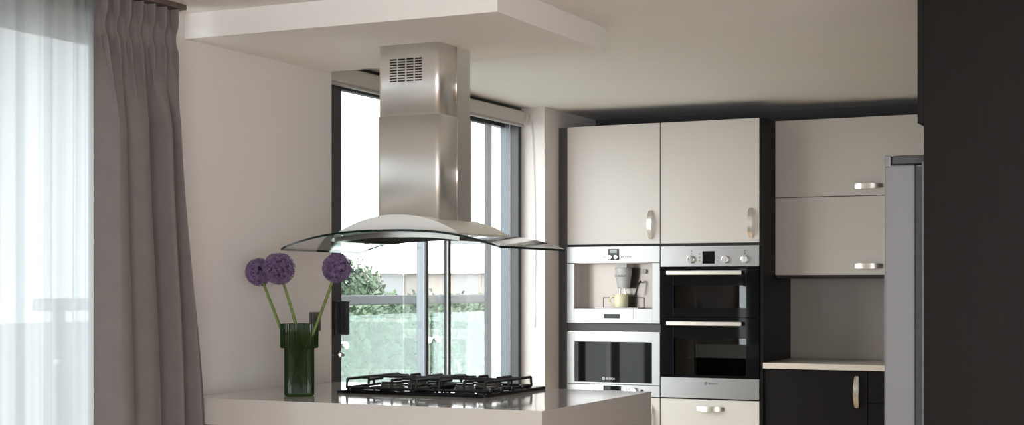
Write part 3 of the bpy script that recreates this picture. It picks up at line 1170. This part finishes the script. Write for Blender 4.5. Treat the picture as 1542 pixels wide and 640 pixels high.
mug = empty('mug', (dsx - .008, Yf + .07, nz0 + .006), 'cream coffee mug under the spout of the coffee machine', 'mug')
mx, my, mz = dsx - .012, Yf + .066, nz0 + .0065
MB().lathe([(.0005, 0), (.038, 0), (.041, .004), (.043, .082), (.041, .083), (.039, .080), (.037, .008), (.0005, .008)], (mx, my, mz), n=40).build('cup', 'mug', mug)
hp = []
for k in range(13):
    a = PI * .5 + PI * k / 12
    hp.append((mx - .038 + .034 * math.cos(a), my - .005, mz + .043 + .027 * math.sin(a)))
MB().tube(hp, .0052, n=10).build('handle', 'mug', mug)

# ------------------------------------------------------------------ microwave
mw = empty('microwave', (-3.376, D + .2, .694), 'built-in steel microwave with a black glass door below the coffee machine', 'microwave')
mz0, mz1 = .694, 1.072
gx0, gx1, gz0, gz1 = -3.624, -3.127, .774, 1.016
md_ = MB()
md_.box(X0 + .003, gx0, Yf, Yf + .022, .763, mz1, bev=.0012).box(gx1, X1 - .003, Yf, Yf + .022, .763, mz1, bev=.0012)
md_.box(gx0, gx1, Yf, Yf + .022, gz1, mz1, bev=.0012).box(gx0, gx1, Yf, Yf + .022, .763, gz0, bev=.0012)
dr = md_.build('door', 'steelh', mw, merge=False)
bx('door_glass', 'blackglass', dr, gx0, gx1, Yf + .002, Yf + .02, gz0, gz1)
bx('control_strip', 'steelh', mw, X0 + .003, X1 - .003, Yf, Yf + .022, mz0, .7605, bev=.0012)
bx('trim_line', 'chrome', mw, X0 + .003, X1 - .003, Yf + .001, Yf + .02, mz1 + .001, mz1 + .004)
bx('display', 'blackglass', mw, -3.436, -3.322, Yf - .0015, Yf, .712, .754, bev=.0006)
bm_ = MB()
for dx in (-.050, -.030, .018, .040):
    pass
for cxx in (-3.51, -3.47, -3.297, -3.275):
    for zz in (.724, .745):
        bm_.cyl((cxx, Yf - .001, zz), .0055, .003, axis='Y', n=12)
bm_.build('buttons', 'chrome', mw, merge=False)
MB().cyl((-3.240, Yf - .010, .728), .019, .020, axis='Y', n=28, bev=.003).build('knob', 'chrome', mw)
MB().cyl((-3.19, Yf - .002, .728), .009, .006, axis='Y', n=20).build('door_button', 'black', mw)
lettering('BOSCH', .017, (-3.392, Yf + .0015, .791), 'printlight', mw)

# ------------------------------------------------------------------ double oven
ov = empty('double_oven', (-2.775, D + .2, .695), 'built-in double oven with two black glass doors and steel control panel', 'oven')
ox0, ox1 = X1 + .003, X2 - .004
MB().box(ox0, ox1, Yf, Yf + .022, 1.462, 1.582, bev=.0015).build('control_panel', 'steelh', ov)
sc = bx('screen', 'blackglass', ov, -2.816, -2.742, Yf - .002, Yf, 1.478, 1.551, bev=.0005)
for x in (-2.884, -2.676, -2.560):
    k = MB().cyl((x, Yf - .010, 1.503), .022, .020, axis='Y', n=28, bev=.003).build('knob', 'chrome', ov)
    bx('knob_grip', 'greyplastic', k, x - .004, x + .004, Yf - .026, Yf - .019, 1.482, 1.524, bev=.001)
for (x, zs) in ((-2.834, (1.495, 1.515, 1.535)), (-2.727, (1.497, 1.517))):
    for z in zs:
        MB().cyl((x, Yf - .001, z), .0055, .003, axis='Y', n=14).build('button', 'chrome', ov)
pr = MB()
for x in (-2.884, -2.560):
    for z in (1.536, 1.552):
        pr.box(x - .0025, x + .0025, Yf - .0005, Yf, z - .004, z + .004)
pr.build('dial_marks', 'printdark', ov, merge=False)


def oven_door(z0, z1, wz0, wz1):
    wx0, wx1 = -2.995, -2.555
    q = MB()
    q.box(ox0, wx0, Yf + .002, Yf + .024, z0, z1, bev=.001).box(wx1, ox1, Yf + .002, Yf + .024, z0, z1, bev=.001)
    q.box(wx0, wx1, Yf + .002, Yf + .024, z0, wz0).box(wx0, wx1, Yf + .002, Yf + .024, wz1, z1)
    d_ = q.build('oven_door', 'blackglass', ov, merge=False)
    bx('window', 'ovenpane', d_, wx0, wx1, Yf + .0025, Yf + .006, wz0, wz1)
    hz = z1 - .034
    hq = MB().box(-3.024, -2.571, Yf - .040, Yf - .026, hz - .012, hz + .012, bev=.003)
    for x in (-2.99, -2.605):
        hq.box(x - .008, x + .008, Yf - .027, Yf + .002, hz - .008, hz + .008)
    hq.build('handle', 'champagne', d_, merge=False)
    # cavity and wire shelf seen dimly through the window
    cv = MB()
    e = .004
    ym = Yf + .42
    cv.box(wx0 - e, wx0, Yf + .025, ym, wz0, wz1).box(wx1, wx1 + e, Yf + .025, ym, wz0, wz1)
    cv.box(wx0, wx1, ym, ym + e, wz0, wz1).box(wx0, wx1, Yf + .025, ym, wz0 - e, wz0).box(wx0, wx1, Yf + .025, ym, wz1, wz1 + e)
    cv.build('oven_cavity', 'greyplastic', ov, merge=False)
    sz = wz0 + (wz1 - wz0) * .42
    sh = MB().tube([(wx0 + .002, Yf + .05, sz), (wx1 - .002, Yf + .05, sz)], .003, n=6).tube([(wx0 + .002, Yf + .39, sz), (wx1 - .002, Yf + .39, sz)], .003, n=6)
    for k in range(17):
        x = wx0 + .02 + (wx1 - wx0 - .04) * k / 16
        sh.tube([(x, Yf + .05, sz), (x, Yf + .39, sz)], .0016, n=5)
    sh.build('wire_shelf', 'chrome', ov, merge=False)


oven_door(1.168, 1.460, 1.222, 1.352)
oven_door(.819, 1.165, .832, 1.045)
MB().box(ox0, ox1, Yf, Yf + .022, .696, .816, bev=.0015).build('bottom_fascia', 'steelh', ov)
lettering('BOSCH', .017, (-2.752, Yf - .0005, .778), 'printdark', ov)

# =================================================================== RIGHT RUN
YU = 8.68
UX1 = -1.35
wc = empty('wall_cabinet', (-1.93, YU + .17, 1.412), 'beige wall cabinet with two lift-up flaps above the worktop', 'cabinet')
ca = MB().box(X2 + .018, UX1, YU + .021, YB - .003, 1.395, TZ + .003)
ca.build('carcass', 'gap', wc)
f1 = bx('flap_door', 'beige', wc, X2 + .0185, UX1 - .002, YU, YU + FT, 1.867, 2.314, bev=.0015)
handle(-1.914, YU, 1.919, .172, False, f1)
f2 = bx('flap_door', 'beige', wc, X2 + .0185, UX1 - .002, YU, YU + FT, 1.413, 1.863, bev=.0015)
handle(-1.914, YU, 1.463, .172, False, f2)
sb = bx('splashback', 'splash', None, X2 + .0175, XK - .005, YB - .010, YB - .002, .913, 1.394)
tag(sb, 'glossy taupe splashback panel behind the cream worktop', 'splashback')
wt = bx('worktop', 'quartz2', None, X2 + .0175, XK - .005, D - .002, YB - .011, .879, .912, bev=.002)
tag(wt, 'cream worktop strip between the oven cabinet and the refrigerator', 'worktop')
b1 = empty('base_cabinet', (-2.16, D + .3, 0), 'dark brown base cabinet with one door beside the oven cabinet', 'cabinet')
bx('carcass', 'gap', b1, X2 + .018, -1.866, D + .041, YB - .003, .1, .878)
bx('plinth', 'black', b1, X2 + .018, -1.866, D + .08, YB - .1, 0, .1)
dd = bx('door', 'espresso', b1, X2 + .019, -1.867, D + .02, D + .04, .11, .874, bev=.0015)
handle(-1.925, D + .02, .758, .178, True, dd)
b2 = empty('base_cabinet', (-1.56, D + .3, 0), 'dark brown drawer cabinet half hidden behind the refrigerator door', 'cabinet')
bx('carcass', 'gap', b2, -1.862, -1.262, D + .041, YB - .003, .1, .878)
bx('plinth', 'black', b2, -1.862, -1.262, D + .08, YB - .1, 0, .1)
for (a, b) in ((.702, .874), (.41, .698), (.11, .406)):
    dq = bx('drawer', 'espresso', b2, -1.861, -1.264, D + .02, D + .04, a, b, bev=.0015)
    handle(-1.5, D + .02, b - .07, .17, False, dq)

# ------------------------------------------------------------------ refrigerator in its housing
FX, FY0, FY1 = -1.067, 5.08, 5.985
fg = empty('refrigerator', (-.64, 5.53, 0), 'silver refrigerator seen edge-on beside the tall dark panel', 'refrigerator')
bx('body', 'fridge', fg, -.945, -.28, FY0, FY1, .03, 1.755, bev=.004)
for (a, b, hy) in ((FY0, 5.53, 5.485), (5.536, FY1, 5.58)):
    q = MB()
    q.box(FX, -.966, a, b, .06, 1.746, bev=.006)
    q.box(FX, FX + .021, a, b, 1.735, 1.777, bev=.003)
    fd = q.build('door', 'fridge', fg, merge=False)
    MB().tube([(FX, hy, .75), (FX - .045, hy, .78), (FX - .045, hy, 1.45), (FX, hy, 1.48)], .011, n=12).build('handle', 'chrome', fd)
    hg = MB().cyl((-1.010, a + .04 if a < 5.2 else b - .04, 1.762), .034, .030, n=24, bev=.004)
    yc = a + .04 if a < 5.2 else b - .04
    hg.box(-1.043, -.90, yc - .034, yc + .034, 1.748, 1.776, bev=.003)
    hg.build('hinge_cover', 'darkplastic', fd, merge=False)
bx('door_seal', 'darkplastic', fg, -.965, -.946, FY0 + .012, FY1 - .012, .07, 1.74)
for (x, y) in ((-.9, 5.14), (-.9, 5.92), (-.34, 5.14), (-.34, 5.92)):
    MB().cyl((x, y, .0155), .025, .031, n=16).build('foot', 'darkplastic', fg)
hs = empty('fridge_housing', (-.57, 5.5, 0), 'tall dark brown panel and bridge cabinet enclosing the refrigerator', 'cabinet')
bx('side_panel', 'espresso', hs, -.919, XK - .003, 4.98, 5.018, 0, ZC - .002, bev=.0012)
bx('side_panel', 'espresso', hs, -.919, XK - .003, 6.03, 6.068, 0, ZC - .002, bev=.0012)
bx('bridge_carcass', 'gap', hs, -.90, XK - .003, 5.0185, 6.0295, 1.872, ZC - .004)
ud = bx('bridge_door', 'espresso', hs, -.9395, -.9195, 4.981, 6.067, 1.870, ZC - .006, bev=.0012)
MB().tube([(-.9395, 5.46, 1.91), (-.965, 5.47, 1.91), (-.965, 5.58, 1.91), (-.9395, 5.59, 1.91)], .007, n=10).build('handle', 'champagne', ud)
